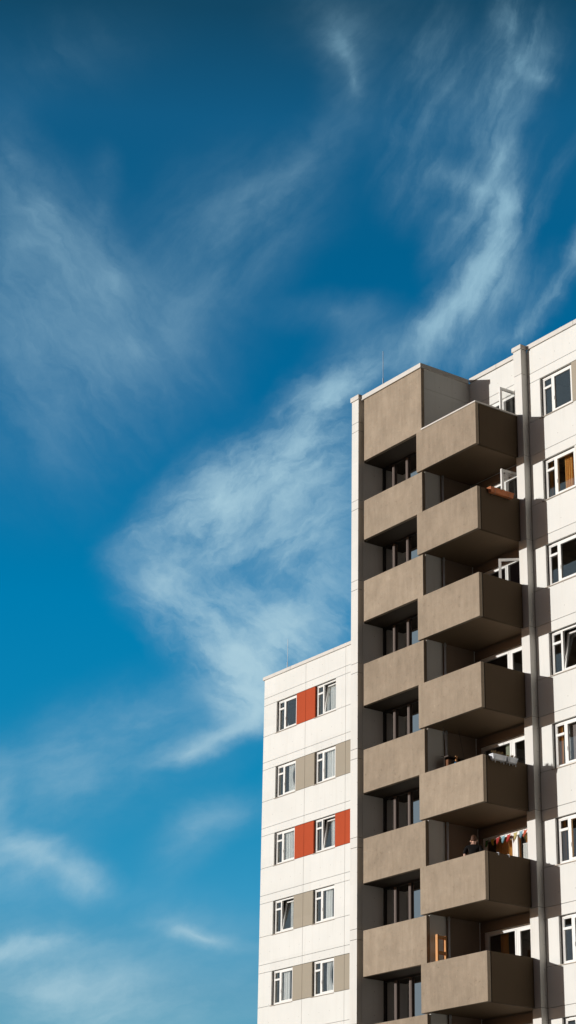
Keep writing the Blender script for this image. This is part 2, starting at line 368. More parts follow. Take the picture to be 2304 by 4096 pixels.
# ------------------------------------------------------------------ buildings
TOWER=thing('apartment_tower','tall white concrete apartment tower with a column of brown balconies and concrete piers','building',(0,0,GZ))
BLOCK=thing('apartment_block','lower white apartment block set back at left with red and taupe panels between windows','building',(-20,7.747,GZ))
GAP=.007
def panels(mb,xs,zs,y0,th,skip,mi=0,gap=GAP):
    """grid of facade slabs; xs, zs are joint lines; skip(i,j) leaves a cell out"""
    for i in range(len(xs)-1):
        for j in range(len(zs)-1):
            if skip(i,j): continue
            mb.box(xs[i]+gap,xs[i+1]-gap,y0,y0+th,zs[j]+gap,zs[j+1]-gap,mi)

WH,WS=-.324,-1.672           # window head and sill under each floor joint
WW=1.414                     # window width
# --- window unit, built once in local coordinates: origin at the opening's lower left corner on the facade plane
def window_meshes():
    h=WH-WS; d=.10
    f=MB()
    f.box(0,.075,d,d+.07,0,h); f.box(WW-.075,WW,d,d+.07,0,h); f.box(.075,WW-.075,d,d+.07,h-.06,h); f.box(.075,WW-.075,d,d+.07,0,.065)
    f.box(.43,.50,d-.004,d+.072,.065,h-.06)                       # mullion
    f.box(.075,.43,d-.012,d+.06,h-.40,h-.325)                     # transom of the narrow light
    f.box(.075,.105,d+.012,d+.055,.065,h-.06); f.box(.40,.43,d+.012,d+.055,.065,h-.06)
    f.box(.105,.40,d+.012,d+.055,.065,.095); f.box(.105,.40,d+.012,d+.055,h-.09,h-.06)
    s=MB(); x0,x1=.50,WW-.075; z0,z1=.065,h-.06                     # the wide sash, origin at its lower edge
    s.box(0,.062,-.014,.05,0,z1-z0); s.box(x1-x0-.062,x1-x0,-.014,.05,0,z1-z0)
    s.box(.062,x1-x0-.062,-.014,.05,z1-z0-.06,z1-z0); s.box(.062,x1-x0-.062,-.014,.05,0,.06)
    s.box(.02,.045,-.03,-.014,.38,.50)                              # handle plate
    p1=MB(); p1.box(.105,.40,.032,.038,.095,h-.09)
    p2=MB(); p2.box(.062,x1-x0-.062,.016,.022,.06,z1-z0-.06)
    sl=MB(); sl.box(-.05,WW+.02,-.035,.10,-.03,-.008)
    rv=MB()
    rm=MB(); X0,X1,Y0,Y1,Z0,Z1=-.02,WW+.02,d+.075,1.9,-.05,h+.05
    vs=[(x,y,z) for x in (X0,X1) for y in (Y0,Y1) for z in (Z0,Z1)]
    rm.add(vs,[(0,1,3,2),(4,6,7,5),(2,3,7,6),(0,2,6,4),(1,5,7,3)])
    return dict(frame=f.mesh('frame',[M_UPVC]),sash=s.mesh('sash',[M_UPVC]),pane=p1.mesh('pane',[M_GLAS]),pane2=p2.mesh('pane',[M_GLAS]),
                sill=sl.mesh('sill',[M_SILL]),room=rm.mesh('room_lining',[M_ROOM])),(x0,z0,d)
WM,(SX,SZ,SD_)=window_meshes()
def window(parent,x,y,z,tilt=0,label=None):
    w=put('window',WM['frame'],parent,(x,y,z),.004)
    if label: w['label']=label
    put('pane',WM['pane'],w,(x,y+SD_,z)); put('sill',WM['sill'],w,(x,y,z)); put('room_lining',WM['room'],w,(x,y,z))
    s=put('sash',WM['sash'],w,(x+SX,y+SD_+(.0 if not tilt else .012),z+SZ)); p=put('pane',WM['pane2'],w,(x+SX,y+SD_,z+SZ))
    if tilt: s.rotation_euler.x=-R(tilt); p.rotation_euler.x=-R(tilt); p.location.y+=.012
    return w
def curtain(x0,x1,y,z0,z1,mat,label,waves=5,amp=.03,group=None,cat='curtain',gather=0,name='curtain'):
    mb=MB(); n=waves*8; rows=6; vs=[]; fs=[]
    ph=random.random()*6
    for j in range(rows+1):
        t=j/rows
        for i in range(n+1):
            u=i/n; xx=x0+(x1-x0)*u
            if gather: xx=x0+(x1-x0)*(u if gather>0 else 1-(1-u))
            if gather==1: xx=x0+(x1-x0)*(u*(1-.45*math.sin(math.pi*min(1,t*1.1))) )
            if gather==-1: xx=x1-(x1-x0)*((1-u)*(1-.45*math.sin(math.pi*min(1,t*1.1))))
            vs.append((xx,y+amp*math.sin(u*waves*6.283+ph+.4*math.sin(3*t))+amp*.4*math.sin(u*waves*2.7*6.283+ph),z1+(z0-z1)*t))
    for j in range(rows):
        for i in range(n):
            a=j*(n+1)+i; fs.append((a,a+1,a+n+2,a+n+1))
    mb.add(vs,fs,0,True)
    for zz in (z1,):   # heading tape
        mb.box(x0,x1,y-.012,y+.012,zz-.01,zz+.02)
    o=part(name,mb,mat,None); tag(o,label,cat,group); return o

# =============================== lower block, left
BY=7.747; ZL=-2.932
x0B=-25.33; xsB=[x0B,-24.40,-24.40+WW,-22.345,-21.69,-21.69+WW,-19.62,-18.98,-18.98+WW,-16.9]
rows=list(range(0,6))
wall=MB(); th=.10
zs=[ZL-6*H+.0]
lines=[]
for k in rows: lines+= [ZL-k*H, ZL-k*H+WH, ZL-k*H-1.672]
lines.append(ZL-6*H); lines=sorted(set(round(z,4) for z in lines)); lines=lines+[ -2.10]
wincols={1:0,4:1,7:2}
def isband(j):   # window band between sill line and head line
    zc=(lines[j]+lines[j+1])/2; r=(ZL-zc)%H
    return .324<r<1.672
redrows={0:{2:'r',3:'r'},2:{2:'r',3:'r',5:'r',6:'r'},1:{2:'t',3:'t',5:'t',6:'t'},3:{2:'t',3:'t'},4:{2:'t',3:'t',5:'t',6:'t'},5:{2:'r',3:'r',5:'r',6:'r'}}
infill=[]
# spandrel and lintel slabs follow wide joints, the window band has its own divisions
for j in range(len(lines)-1):
    z0,z1=lines[j],lines[j+1]
    if isband(j):
        k=int((ZL-(z0+z1)/2)//H)
        for i in range(len(xsB)-1):
            if i in wincols: continue
            c=redrows.get(k,{}).get(i)
            a,b=xsB[i],xsB[i+1]
            ga=GAP if i in(3,6) or i==0 else -.0; gb_=GAP if i in (2,5) else 0
            if c: infill.append((k,c,a+(GAP if i in (3,6) else .003),b-(GAP if i in (2,5) else .003),z0+GAP*1.3,z1-GAP*1.3))
            else: wall.box(a+(GAP if i in(3,6,0) else 0),b-(GAP if i in(2,5) else 0),BY,BY+th,z0+GAP,z1-GAP)
    else:
        cuts=[x0B,-22.345,-19.62,-16.9]
        for a,b in zip(cuts[:-1],cuts[1:]): wall.box(a+GAP,b-GAP,BY,BY+th,z0+GAP,z1-GAP)
wall.box(x0B,-6.45,BY,BY+th,GZ,lines[0]-GAP)
wall.box(-16.9,-6.45,BY,BY+th,lines[0],-2.10)
part('wall',wall,M_WALL,BLOCK,bevel=.004)
core=MB()
# backing behind the joints, left open behind the windows
cx=[x0B+.02]+[v for i in (1,4,7) for v in (xsB[i],xsB[i+1])]+[-16.9]
for a,b in zip(cx[0::2],cx[1::2]): core.box(a,b,BY+th-.03,BY+.35,GZ,-2.2)
for i in (1,4,7):
    for k in range(-1,7):
        zt=ZL-k*H-1.672 if k>=0 else -2.2; zb=ZL-(k+1)*H+WH if k<6 else GZ
        if k==-1: zt=-2.2; zb=ZL+WH
        if k>=5: zb=GZ
        if k==6: continue
        core.box(xsB[i],xsB[i+1],BY+th-.03,BY+.35,zb,zt)
part('wall_core',core,M_CORE,BLOCK)
body=MB(); body.box(x0B+.01,-6.45,BY+2.2,BY+14,GZ,-2.12); body.box(x0B+.01,x0B+.25,BY+.35,BY+2.2,GZ,-2.12); body.box(x0B+.01,-6.45,BY+.1,BY+2.2,-2.3,-2.12)
part('gable_wall',body,M_WALL,BLOCK)
cop=MB()
for a,b in ((-25.40,-23.40),(-23.39,-20.375),(-20.365,-17.3),(-17.29,-6.45)): cop.box(a,b,BY-.05,BY+.35,-2.105,-1.965)
cop.box(-25.40,-25.0,BY+.36,BY+14,-2.105,-1.965)
part('coping',cop,M_COPE,BLOCK,bevel=.006)
for (k,c,a,b,z0,z1) in infill:
    mb=MB(); mb.box(a,b,BY+.004,BY+th,z0,z1)
    part('facade_panel',mb,M_RED if c=='r' else M_TAUP,BLOCK,bevel=.003,label=('red' if c=='r' else 'taupe')+' facade panel beside a window')
tilts={(0,1):7,(2,1):8,(3,0):9}
for k in range(0,6):
    for ci,i in enumerate((1,4,7)):
        window(BLOCK,xsB[i],BY,ZL-k*H-1.672,tilts.get((k,ci),0),'window with its wide sash tilted open' if (k,ci) in tilts else None)
rn=['top','second','third','fourth','fifth']
pan=['beside the red panel','beside the taupe panel','beside the red panel','beside the taupe panel','beside the taupe panel']
for k in range(5):
    for ci,i in enumerate((1,4)):
        zb=ZL-k*H-1.672+.05; zt=ZL-k*H+WH-.03; xa=xsB[i]
        side=('left','right')[ci]
        col='white'
        wdt={(0,0):(.55,.80),(0,1):(.85,1.36),(1,0):(1.0,1.36),(1,1):(.86,1.34),(2,0):(.55,1.3),(2,1):(1.25,1.38),(3,0):(1.30,1.38),(3,1):(.90,1.2),(4,0):(.80,1.15),(4,1):(1.0,1.3)}[(k,ci)]
        yc,sh_=((.36,-.44) if (k,ci) in tilts else (.20,-.20)); curtain(xa+wdt[0]+sh_-.06,xa+wdt[1]+sh_+.06,BY+yc,zb,zt,M_CURT,'white curtain in the %s window of the %s row of the lower block'%(side,rn[k]),max(2,int((wdt[1]-wdt[0])*10)),.03,'curtains in the lower block',gather=random.choice((0,0,1,-1)))
        curtain(xa-.01,xa+.15,BY+.19,zb,zt,M_BEIG,'narrow beige curtain in the %s window, %s row of the lower block'%(side,rn[k]),2,.02,'beige side curtains')
vase=MB(); vase.tube([(0,0,0),(0,0,.05),(0,0,.10),(0,0,.14)],[.02,.035,.03,.012],8)
for a in range(5): vase.tube([(0,0,.13),(.03*math.cos(a*1.3),.03*math.sin(a*1.3),.2+.01*a)],.006,5)
v=part('vase',vase,M_WPOT,None,at=(-21.69+1.15,BY+.22,ZL-2*H-1.60)); tag(v,'small pale ornament on the window sill beside the red panels','vase')

# =============================== tower
xR=8.0; kB=10
t=MB()
# right wing facade (plane y = 0): columns 0..window..infill
xsR=[.0,.556,.556+WW,3.27,3.27+WW,6.0,xR]
linesR=[]
for k in range(0,10): linesR+=[-k*H,-k*H+WH,-k*H-1.672]
linesR.append(-10*H); linesR=sorted(set(round(z,4) for z in linesR))+[.87]
inf2=[]
for j in range(len(linesR)-1):
    z0,z1=linesR[j],linesR[j+1]; r=(-(z0+z1)/2)%H
    if .324<r<1.672 and z1<0:
        k=int((-(z0+z1)/2)//H)
        for i in range(len(xsR)-1):
            if i in (1,3): continue
            if i==2 and k==0: inf2.append((xsR[i]+.002,xsR[i+1]-.002,z0+GAP,z1-GAP)); continue
            t.box(xsR[i]+(GAP if i==0 else 0),xsR[i+1],0,th,z0+GAP,z1-GAP)
    else:
        for a,b in ((0,3.9),(3.9,xR)): t.box(a+GAP,b-GAP,0,th,z0+GAP,z1-GAP)
t.box(0,xR,0,th,GZ,linesR[0]-GAP)
# back wall of the balcony recess (plane y = .09), above and beside the glazed doors
BW=.09; DX0,DX1=-2.73,-.42
for k in range(0,10):
    zt=.87 if k==0 else -(k)*H-.0
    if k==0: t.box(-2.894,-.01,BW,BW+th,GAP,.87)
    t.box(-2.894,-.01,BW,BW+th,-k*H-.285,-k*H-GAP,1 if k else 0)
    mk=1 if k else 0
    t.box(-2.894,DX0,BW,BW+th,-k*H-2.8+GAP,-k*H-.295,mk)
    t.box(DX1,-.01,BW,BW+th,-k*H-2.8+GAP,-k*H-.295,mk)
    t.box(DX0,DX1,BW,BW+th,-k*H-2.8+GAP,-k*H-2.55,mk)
# return wall of the loggia block (plane x = -2.894)
zcuts=[-28.2]+[-k*H-2.65 for k in range(8,-1,-1)]+[.145,.87]
for z0,z1 in zip(zcuts[:-1],zcuts[1:]): 
    if z1>-2.6: t.box(-3.09,-2.894,-1.825,.06,z0+.004,z1-.004)
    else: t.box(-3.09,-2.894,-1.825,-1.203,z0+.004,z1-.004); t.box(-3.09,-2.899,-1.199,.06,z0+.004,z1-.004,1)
# recess left wall, behind the left pier
for k in range(-1,10):
    z1=.85 if k<0 else .041-k*H-1.13*0-.314; z0=.041-(k+1)*H-.314
    t.box(-6.3,-6.03,-1.875,BY,max(z0,GZ)+.004,z1-.004)
# solid body
t.box(-6.3,xR,2.2,14,GZ,.86); t.box(-6.3,-2.894,.06,2.2,GZ,.86)
t.box(-2.894,xR,th+BW,2.2,.3,.86); t.box(xR-.2,xR,th,2.2,GZ,.86)
t.box(-6.3,-2.9,-1.80,.06,.2,.82)
part('wall',t,[M_WALL,M_INN],TOWER,bevel=.004)
for a,b,z0,z1 in inf2:
    mb=MB(); mb.box(a,b,.004,th,z0,z1); part('facade_panel',mb,M_TAUP,TOWER,bevel=.003,label='taupe facade panel right of the top window')
core=MB()
cr=[.02,xsR[1],xsR[2],xsR[3],xsR[4],xR-.02]
for a,b in zip(cr[0::2],cr[1::2]): core.box(a,b,th-.03,.35,GZ,.8)
for i in (1,3):
    core.box(xsR[i],xsR[i+1],th-.03,.35,WH,.8)
    for k in range(0,9): core.box(xsR[i],xsR[i+1],th-.03,.35,-(k+1)*H+WH,-k*H-1.672)
    core.box(xsR[i],xsR[i+1],th-.03,.35,GZ,-9*H-1.672)
core.box(-2.9,-.3,BW+.03,BW+.2,0,.8)
core.box(-3.08,-2.91,-1.79,.04,GZ,.8); core.box(-6.28,-6.06,-1.84,BY-.1,GZ,.8)
part('wall_core',core,M_CORE,TOWER)
# piers
def pier(x0,x1,y0,y1,cuts,label,cop):
    mb=MB()
    for z0,z1 in zip(cuts[:-1],cuts[1:]): mb.box(x0,x1,y0,y1,z0+.006,z1-.006)
    mb.box(x0+.015,x1-.015,y0+.015,y1,cuts[0],cuts[-1],1)
    o=part('pier',mb,[M_PIER,M_CORE],TOWER,bevel=.006,label=label)
    c=MB(); c.box(*cop); part('coping',c,M_COPE,o,bevel=.008)
pier(-.357,0,-.25,-.002,[GZ]+[-k*H for k in range(9,-1,-1)]+[.868],'right concrete pier beside the balconies',(-.40,.03,-.285,-.005+.0,.868,1.02))
pc=[]
for k in range(9,-1,-1): pc+=[.041-k*H-.314,.041-k*H]
pier(-6.387,-6.024,-2.074,-1.885,[GZ]+pc+[.872],'left concrete pier beside the loggias',(-6.43,-5.985,-2.11,-1.87,.872,1.04))
# roof copings
c=MB()
c.box(-5.975,-2.86,-2.0,-1.60,.832,.99); c.box(-3.06,-2.86,-1.598,.045,.832,.99)
part('coping',c,M_COPE,TOWER,bevel=.006)
c=MB()
for a,b in ((-2.858,-1.53),(-1.52,-.405)): c.box(a,b,.05,.45,.885,1.03)
for a,b in ((.035,2.17),(2.18,5.2),(5.21,xR+.04)): c.box(a,b,-.04,.40,.875,1.03)
c.box(-6.3,-6.0,-1.86,BY,.86,1.0)
part('coping',c,M_COPE,TOWER,bevel=.006)

# loggia panels (plane y = -1.95)
lp=MB(); lp.box(0,2.986,0,.12,0,1.378)
lpm=lp.mesh('loggia_panel',[M_STUC])
tp=MB(); tp.box(0,2.986,0,.12,0,2.232); part('loggia_panel',tp,M_STUC,TOWER,at=(-5.88,-1.95,-1.402),bevel=.012,label='tall blank brown panel at the top of the loggias')
for k in range(1,10): put('loggia_panel',lpm,TOWER,(-5.88,-1.95,-1.402-k*H),.012)
# loggia slabs and glazing
sl=MB(); sl.box(-6.03,-3.09,-1.82,.05,0,.16)
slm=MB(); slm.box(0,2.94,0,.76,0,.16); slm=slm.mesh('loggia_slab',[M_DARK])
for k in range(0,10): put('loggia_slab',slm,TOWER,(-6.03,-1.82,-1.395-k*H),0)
lf=MB(); hh=2.60
for x in (0.0,): lf.box(0,.07,0,.10,0,hh,1)
for x in (.53,1.23,1.93,2.63):
    lf.box(x+.02,x+.055,-.02,.02,0,hh-.06); lf.box(x+.057,x+.082,-.03,.02,0,hh-.06); lf.box(x+.084,x+.115,-.02,.02,0,hh-.06)
    lf.box(x+.02,x+.115,.022,.09,0,hh-.06,1)
lf.box(0,2.94,.0,.09,hh-.06,hh,1); lf.box(0,2.94,.0,.09,0,.06,1)
lfm=lf.mesh('frame',[M_BRWN,M_BLACK]); lg=MB(); lg.box(.07,2.93,.045,.052,.06,hh-.06); lgm=lg.mesh('pane',[M_GLA2])
lr=MB(); lr.add([(x,y,z) for x in (0,2.94) for y in (.095,1.0) for z in (0,hh)],[(0,1,3,2),(4,6,7,5),(2,3,7,6),(0,2,6,4),(1,5,7,3)]); lrm=lr.mesh('room_lining',[M_ROOM])
for k in range(0,10):
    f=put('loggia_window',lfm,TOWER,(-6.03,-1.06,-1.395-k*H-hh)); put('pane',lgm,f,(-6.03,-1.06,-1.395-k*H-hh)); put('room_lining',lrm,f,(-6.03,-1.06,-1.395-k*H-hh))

# balconies
BX0,BX1=-3.142,-.256; BT,BB=-1.398,-2.786
b1=MB(); b1.box(-.01,BX1-.115,-1.815,BW-.004,0,.17) if False else b1.box(-2.89,BX1-.118,-1.845,BW-.003,0,.16)
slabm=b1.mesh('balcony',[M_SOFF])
b2=MB(); b2.box(BX0,BX1,-1.97,-1.85,0,BT-BB); frm=b2.mesh('front_panel',[M_STUC])
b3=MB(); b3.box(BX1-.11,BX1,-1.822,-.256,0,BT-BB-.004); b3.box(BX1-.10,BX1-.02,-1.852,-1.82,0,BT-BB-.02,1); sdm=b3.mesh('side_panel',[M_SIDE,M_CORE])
for k in range(0,10):
    zb=BB-k*H
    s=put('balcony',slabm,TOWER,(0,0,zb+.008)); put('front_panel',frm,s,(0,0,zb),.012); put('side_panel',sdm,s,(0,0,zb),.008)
    if k==0:
        c=MB(); c.box(-2.885,BX1+.02,-1.99,-1.83,0,.05); c.box(BX1-.13,BX1+.02,-1.829,-.26,0,.05); part('coping',c,M_COPE,s,at=(0,0,BT+.002),bevel=.005)
# drainpipe in every recess, through the floors: one pipe
dp=MB(); dp.tube([(-2.82,-1.17,GZ),(-2.82,-1.17,-2.79)],.035,12)
for k in range(1,10):
    for zz in (-2.8*k-.05,-2.8*k-1.2): dp.tube([(-2.82,-1.17,zz-.03),(-2.82,-1.17,zz+.03)],.046,12)
part('drainpipe',dp,M_STEEL,TOWER)

# glazed balcony doors: wide light at left, mullion, narrow light at right
def door_meshes():
    W=DX1-DX0; d=.04; z0,z1=0,2.25
    f=MB(); f.box(0,.09,d,d+.08,z0,z1); f.box(W-.09,W,d,d+.08,z0,z1); f.box(.09,W-.09,d,d+.08,z1-.09,z1); f.box(.09,W-.09,d,d+.08,0,.1)
    f.box(1.37,1.44,d-.004,d+.084,.1,z1-.09)
    f.box(.09,1.37,d-.012,d+.07,z1-.13,z1-.095); f.box(.09,.15,d-.012,d+.07,.1,z1-.13); f.box(1.31,1.37,d-.012,d+.07,.1,z1-.13); f.box(.15,1.31,d-.012,d+.07,.1,.16)
    p=MB(); p.box(.15,1.31,d+.02,d+.026,.16,z1-.13)
    s=MB(); w=W-.09-1.44; hs=z1-.09-.1
    s.box(0,.085,0,.06,0,hs); s.box(w-.085,w,0,.06,0,hs); s.box(.085,w-.085,0,.06,hs-.085,hs); s.box(.085,w-.085,0,.06,0,.085)
    p2=MB(); p2.box(.085,w-.085,.027,.033,.085,hs-.085)
    r=MB(); r.add([(x,y,z) for x in (-.0,W) for y in (d+.09,2.1) for z in (0,z1)],[(0,1,3,2),(4,6,7,5),(2,3,7,6),(0,2,6,4),(1,5,7,3)])
    for mb in (s,p2): mb.v=[(x-w,y,z) for x,y,z in mb.v]     # hinge at the right edge
    return [m.mesh(n,[mt]) for m,n,mt in ((f,'frame',M_UPVC),(p,'pane',M_GLAS),(s,'sash',M_UPVC),(p2,'pane',M_GLAS),(r,'room_lining',M_ROOM))],w,d
(dfm,dpm,dsm,dp2,drm),dw,dd=door_meshes()
for k in range(0,10):
    z=-.295-2.25-k*H; ang={0:88,1:86,2:47}.get(k,0)
    f=put('balcony_door',dfm,TOWER,(DX0,BW,z),.004,'glazed balcony door with its narrow leaf standing open' if ang else None)
    put('pane',dpm,f,(DX0,BW,z)); put('room_lining',drm,f,(DX0,BW,z))
    hx=DX1-.09; s=put('sash',dsm,f,(hx,BW+dd-.0,z+.1),.004); p=put('pane',dp2,f,(hx,BW+dd,z+.1))
    if ang: s.rotation_euler.z=R(ang); p.rotation_euler.z=R(ang); s.location.y-=.04; p.location.y-=.04
# windows of the right wing
for k in range(0,10):
    for i in (1,3):
        if i==3 and k>8: continue
        window(TOWER,xsR[i],0,-k*H-1.672,9 if (k==3 and i==1) else 0,'window with its wide sash tilted open' if (k==3 and i==1) else None)
# curtains in the right wing
def rc(k,a,b,mat,label,waves=4,z0=0,cat='curtain',y=.30,**kw):
    return curtain(.556+a,.556+b,y,-k*H-1.672+.05+z0,-k*H+WH-.03,mat,label,waves,.03,'curtains in the right wing windows',cat=cat,**kw)
rc(1,.70,1.02,M_ORNG,'bunched orange curtain inside the second window from the top, right wing',4)
rc(1,.03,.16,M_ORNG,'thin orange curtain edge in the narrow light of the second right wing window',2,y=.26)
rc(4,.03,.20,M_ORNG,'rust curtain edge in the narrow light of the window beside the white planters',2,y=.26)
rc(4,.32,.46,M_CURT,'pale net curtain in the fifth right wing window from the top',2)
curtain(.556+.52,.556+1.36,.24,-4*H-1.672+.05,-4*H+WH-.03,M_GREY,'grey roller blind drawn in the fifth right wing window',1,.002,cat='blind',name='roller_blind')
rc(5,.55,1.36,M_ORNG,'orange curtain filling the wide sash of the sixth right wing window',9)
rc(5,.03,.14,M_ORNG,'orange curtain edge in the narrow light of the sixth right wing window',2,y=.26)
rc(6,.25,.46,M_CURT,'white curtain in the narrow light of the seventh right wing window',4)
rc(6,.75,1.36,M_CURT,'white curtain in the wide sash of the seventh right wing window',6)
rc(2,1.1,1.38,M_BEIG,'beige curtain at the right of the third right wing window',3)
# plants inside the top window
fl=MB()
for i in range(26):
    a=random.random()*6.28; r=random.random()*.12; h=.08+random.random()*.16
    fl.tube([(r*.3*math.cos(a),r*.3*math.sin(a)*.4,0),(r*math.cos(a),r*math.sin(a)*.4,h)],.004,4)
    fl.add([(r*math.cos(a)-.015,r*math.sin(a)*.4,h),(r*math.cos(a)+.015,r*math.sin(a)*.4,h-.01),(r*math.cos(a)+.01,r*math.sin(a)*.4+.02,h+.02)],[(0,1,2)],1 if i%3 else 2)
M_PINK=paint('pink_petal',(.55,.08,.12),.7)
fo=part('flowering_plant',fl,[M_GRN,M_GRN,M_PINK],None,at=(.556+.28,.26,-1.672+.06)); tag(fo,'small flowering plant behind the narrow light of the top right wing window','plant')

# balcony door curtains
zd=lambda k:(-.295-k*H-2.25+.12,-.295-k*H-.1)
a,b=zd(5); curtain(-2.35,-1.30,.36,a,b,M_ORNG,'yellow orange curtain behind the balcony door with the bunting',10,.04)
curtain(-1.05,-.62,.36,a,b,M_ORNG,'orange curtain in the narrow door leaf under the bunting',4,.03)
nt_=curtain(-1.08,-.52,.24,a,b-.35,M_CURT,'white net curtain across the narrow door leaf under the bunting',5,.02)
a,b=zd(6); curtain(-2.3,-2.0,.40,a,b,M_ORNG,'dark rust curtain inside the lowest visible balcony door',3,.04)
# venetian blind behind the door of the balcony with white planters
bl=MB(); a,b=zd(4)
for i in range(38):
    z=b-.03-i*.04; bl.add([(-1.75,.25,z),(-1.36,.25,z),(-1.36,.275,z-.03),(-1.75,.275,z-.03)],[(0,1,2,3)])
bl.box(-1.75,-1.36,.245,.28,b-.02,b+.02)
o=part('venetian_blind',bl,M_BLND,None); tag(o,'pale green venetian blind behind the door over the white planters','blind')

# ------------------------------------------------------------------ things on the balconies
FL=lambda k:BB-k*H+.17
# terracotta planter, balcony 1
def planter(name,label,x,y0,y1,zt,mat,grp=None,pl=None,hooks=False,hh=.17,wd=.17):
    L=y1-y0; t=thing(name,label,'planter',(x,(y0+y1)/2,zt-hh),grp)
    m=MB(); a=.02
    # tapered trough with a rim, open at the top
    def ring(w,l,z): return [(-w/2,-l/2,z),(w/2,-l/2,z),(w/2,l/2,z),(-w/2,l/2,z)]
    rs=[ring(wd*.72,L-.08,0),ring(wd*.95,L-.03,hh-.03),ring(wd+.01,L,hh-.03),ring(wd+.01,L,hh),ring(wd-.02,L-.03,hh),ring(wd-.03,L-.04,hh-.04)]
    vs=[v for r in rs for v in r]; fs=[(3,2,1,0)]
    for i in range(len(rs)-1):
        for q in range(4): q2=(q+1)%4; fs.append((i*4+q,i*4+q2,i*4+4+q2,i*4+4+q))
    fs.append((20,21,22,23)); m.add(vs,fs); part('trough',m,mat,t,at=t.location,bevel=.004)
    s=MB(); s.box(-wd/2+.02,wd/2-.02,-L/2+.03,L/2-.03,hh-.05,hh-.03); part('soil',s,M_DWOOD,t,at=t.location)
    for yy in (-L*.3,L*.3):
        h=MB(); h.tube([(-wd/2-.05,yy,hh-.03),(-wd/2-.05,yy,hh+.015),(-wd/2,yy,hh+.015)],.008,6) ; h.tube([(wd/2+.008,yy,hh-.06),(wd/2-.01,yy,-.02),(-wd/2,yy,-.03),(-wd/2,yy,hh*.4)],.008,6)
        if hooks: h.tube([(wd/2-.03,yy,-.02),(wd/2-.03,yy,-.10)],.009,6)
        part('hook',h,M_WPOT if hooks else M_SILL,t,at=t.location)
    if pl:
        p=MB()
        for i in range(pl[0]):
            a=random.random()*6.28; yy=(random.random()-.5)*(L-.12); h=pl[1]*(.4+random.random()); dx=.06*math.cos(a); dy=.07*math.sin(a)
            p.tube([(0,yy,hh-.04),(dx*.5,yy+dy*.5,hh+h*.6),(dx,yy+dy,hh+h)],[.004,.003,.002],4)
            for q in range(3):
                zz=hh+h*(.5+.17*q); e=.018
                p.add([(dx*.7,yy+dy*.7,zz),(dx*.7+e,yy+dy*.7+e*random.uniform(-1,1),zz+.012),(dx*.7,yy+dy*.7-e,zz+.02)],[(0,1,2)])
        part('plants',p,pl[2],t,at=t.location)
    return t
planter('planter','terracotta trough planter hung on the side of the second balcony',-.256+.09,-1.58,-.62,BT-H+.02,M_TERR,pl=(14,.04,M_GRN))
planter('planter','longer white trough planter with dried plants, nearer the balcony corner',-.256+.09,-1.74,-1.19,BT-4*H+.03,M_WPOT,'white planters on the fifth balcony',pl=(26,.09,M_PLNT),hooks=True,hh=.15)
planter('planter','white trough planter with sprouting plants, nearer the concrete pier',-.256+.09,-1.165,-.77,BT-4*H+.03,M_WPOT,'white planters on the fifth balcony',pl=(30,.06,M_PLNT),hooks=True,hh=.15)
# empty white rail hooks on the balcony with the person
for i,(yy,lb) in enumerate(((-1.47,'white rail hook over the balcony edge, nearer the corner'),(-1.07,'white rail hook over the balcony edge, nearer the concrete pier'))):
    h=MB(); zt=BT-5*H
    h.box(BX1-.135,BX1+.018,-.015,.015,-.002+.004,.012); h.box(BX1+.004,BX1+.018,-.015,.015,-.07,.003); h.box(BX1-.135,BX1-.12,-.015,.015,-.05,.003)
    o=part('rail_hook',h,M_WPOT,None,at=(0,yy,zt)); tag(o,lb,'hook','hooks on the balcony rail')
# bunting
bt=thing('bunting','string of coloured cloth pennants hung across the balcony door','bunting',(-1.5,-.02,-14.42))
pts=[(-2.45,-.01,-14.50)]
for i in range(25):
    u=i/24; pts.append((-2.42+u*2.05,-.02,-14.42-.03*math.sin(u*math.pi*3)**2))
st=MB(); st.tube(pts,.004,5); part('string',st,M_CURT,bt)
cols=[('green',(.03,.16,.03)),('yellow',(.55,.38,.05)),('red',(.50,.03,.02)),('pale blue',(.28,.55,.66)),('bright red',(.66,.05,.04)),('pale yellow',(.75,.62,.25)),('light blue',(.30,.52,.64)),('orange red',(.72,.14,.06))]
px=[-2.36,-2.12,-1.88,-1.64,-1.40,-1.10,-.86,-.66]
for (cn,cc),x in zip(cols,px):
    mt=cloth(cn.replace(' ','_')+'_cloth',tuple(.82*q+.03 for q in cc),.35); m=MB(); n=8; vs=[];fs=[]; wd=.11; tw=random.uniform(-.06,.06); sk=random.uniform(-.05,.05)
    for j in range(n+1):
        t_=j/n; ww=wd*(1-t_*.85)
        for i in range(4):
            u=i/3-.5
            vs.append((x+u*2*ww+sk*t_*t_*1.5,-.03-.02*math.sin(t_*3+u*3)-abs(tw)*t_,-14.43-.21*t_-.015*math.cos(u*6)))
    for j in range(n):
        for i in range(3): q=j*4+i; fs.append((q,q+1,q+5,q+4))
    m.add(vs,fs,0,True); f=part('pennant',m,mt,bt,label=cn+' cloth pennant')
# wooden shelf frame on balcony 6
ws=thing('wooden_shelf','orange wooden shelf frame leaning upright by the pipe on the lowest visible balcony','shelf',(-2.6,-1.7,FL(6)))
zt=-17.40; xw=-2.55
m=MB(); m.box(xw-.10,xw+.0,-1.99,-1.945,FL(6),zt); part('post',m,M_WOOD,ws,bevel=.003)
m=MB(); m.box(xw-.10,xw+.0,-1.64,-1.60,FL(6),zt); 
m.v=[(x-.06,y,z) for x,y,z in m.v]
part('post',m,M_WOOD,ws,bevel=.003)
for z in (zt-.10,zt-.54,zt-.98,zt-1.2):
    m=MB(); m.box(xw-.15,xw-.02,-1.944,-1.62,z,z+.075); part('rail',m,M_WOOD,ws,bevel=.003)
for o in [ws]: o.location.y+=.16
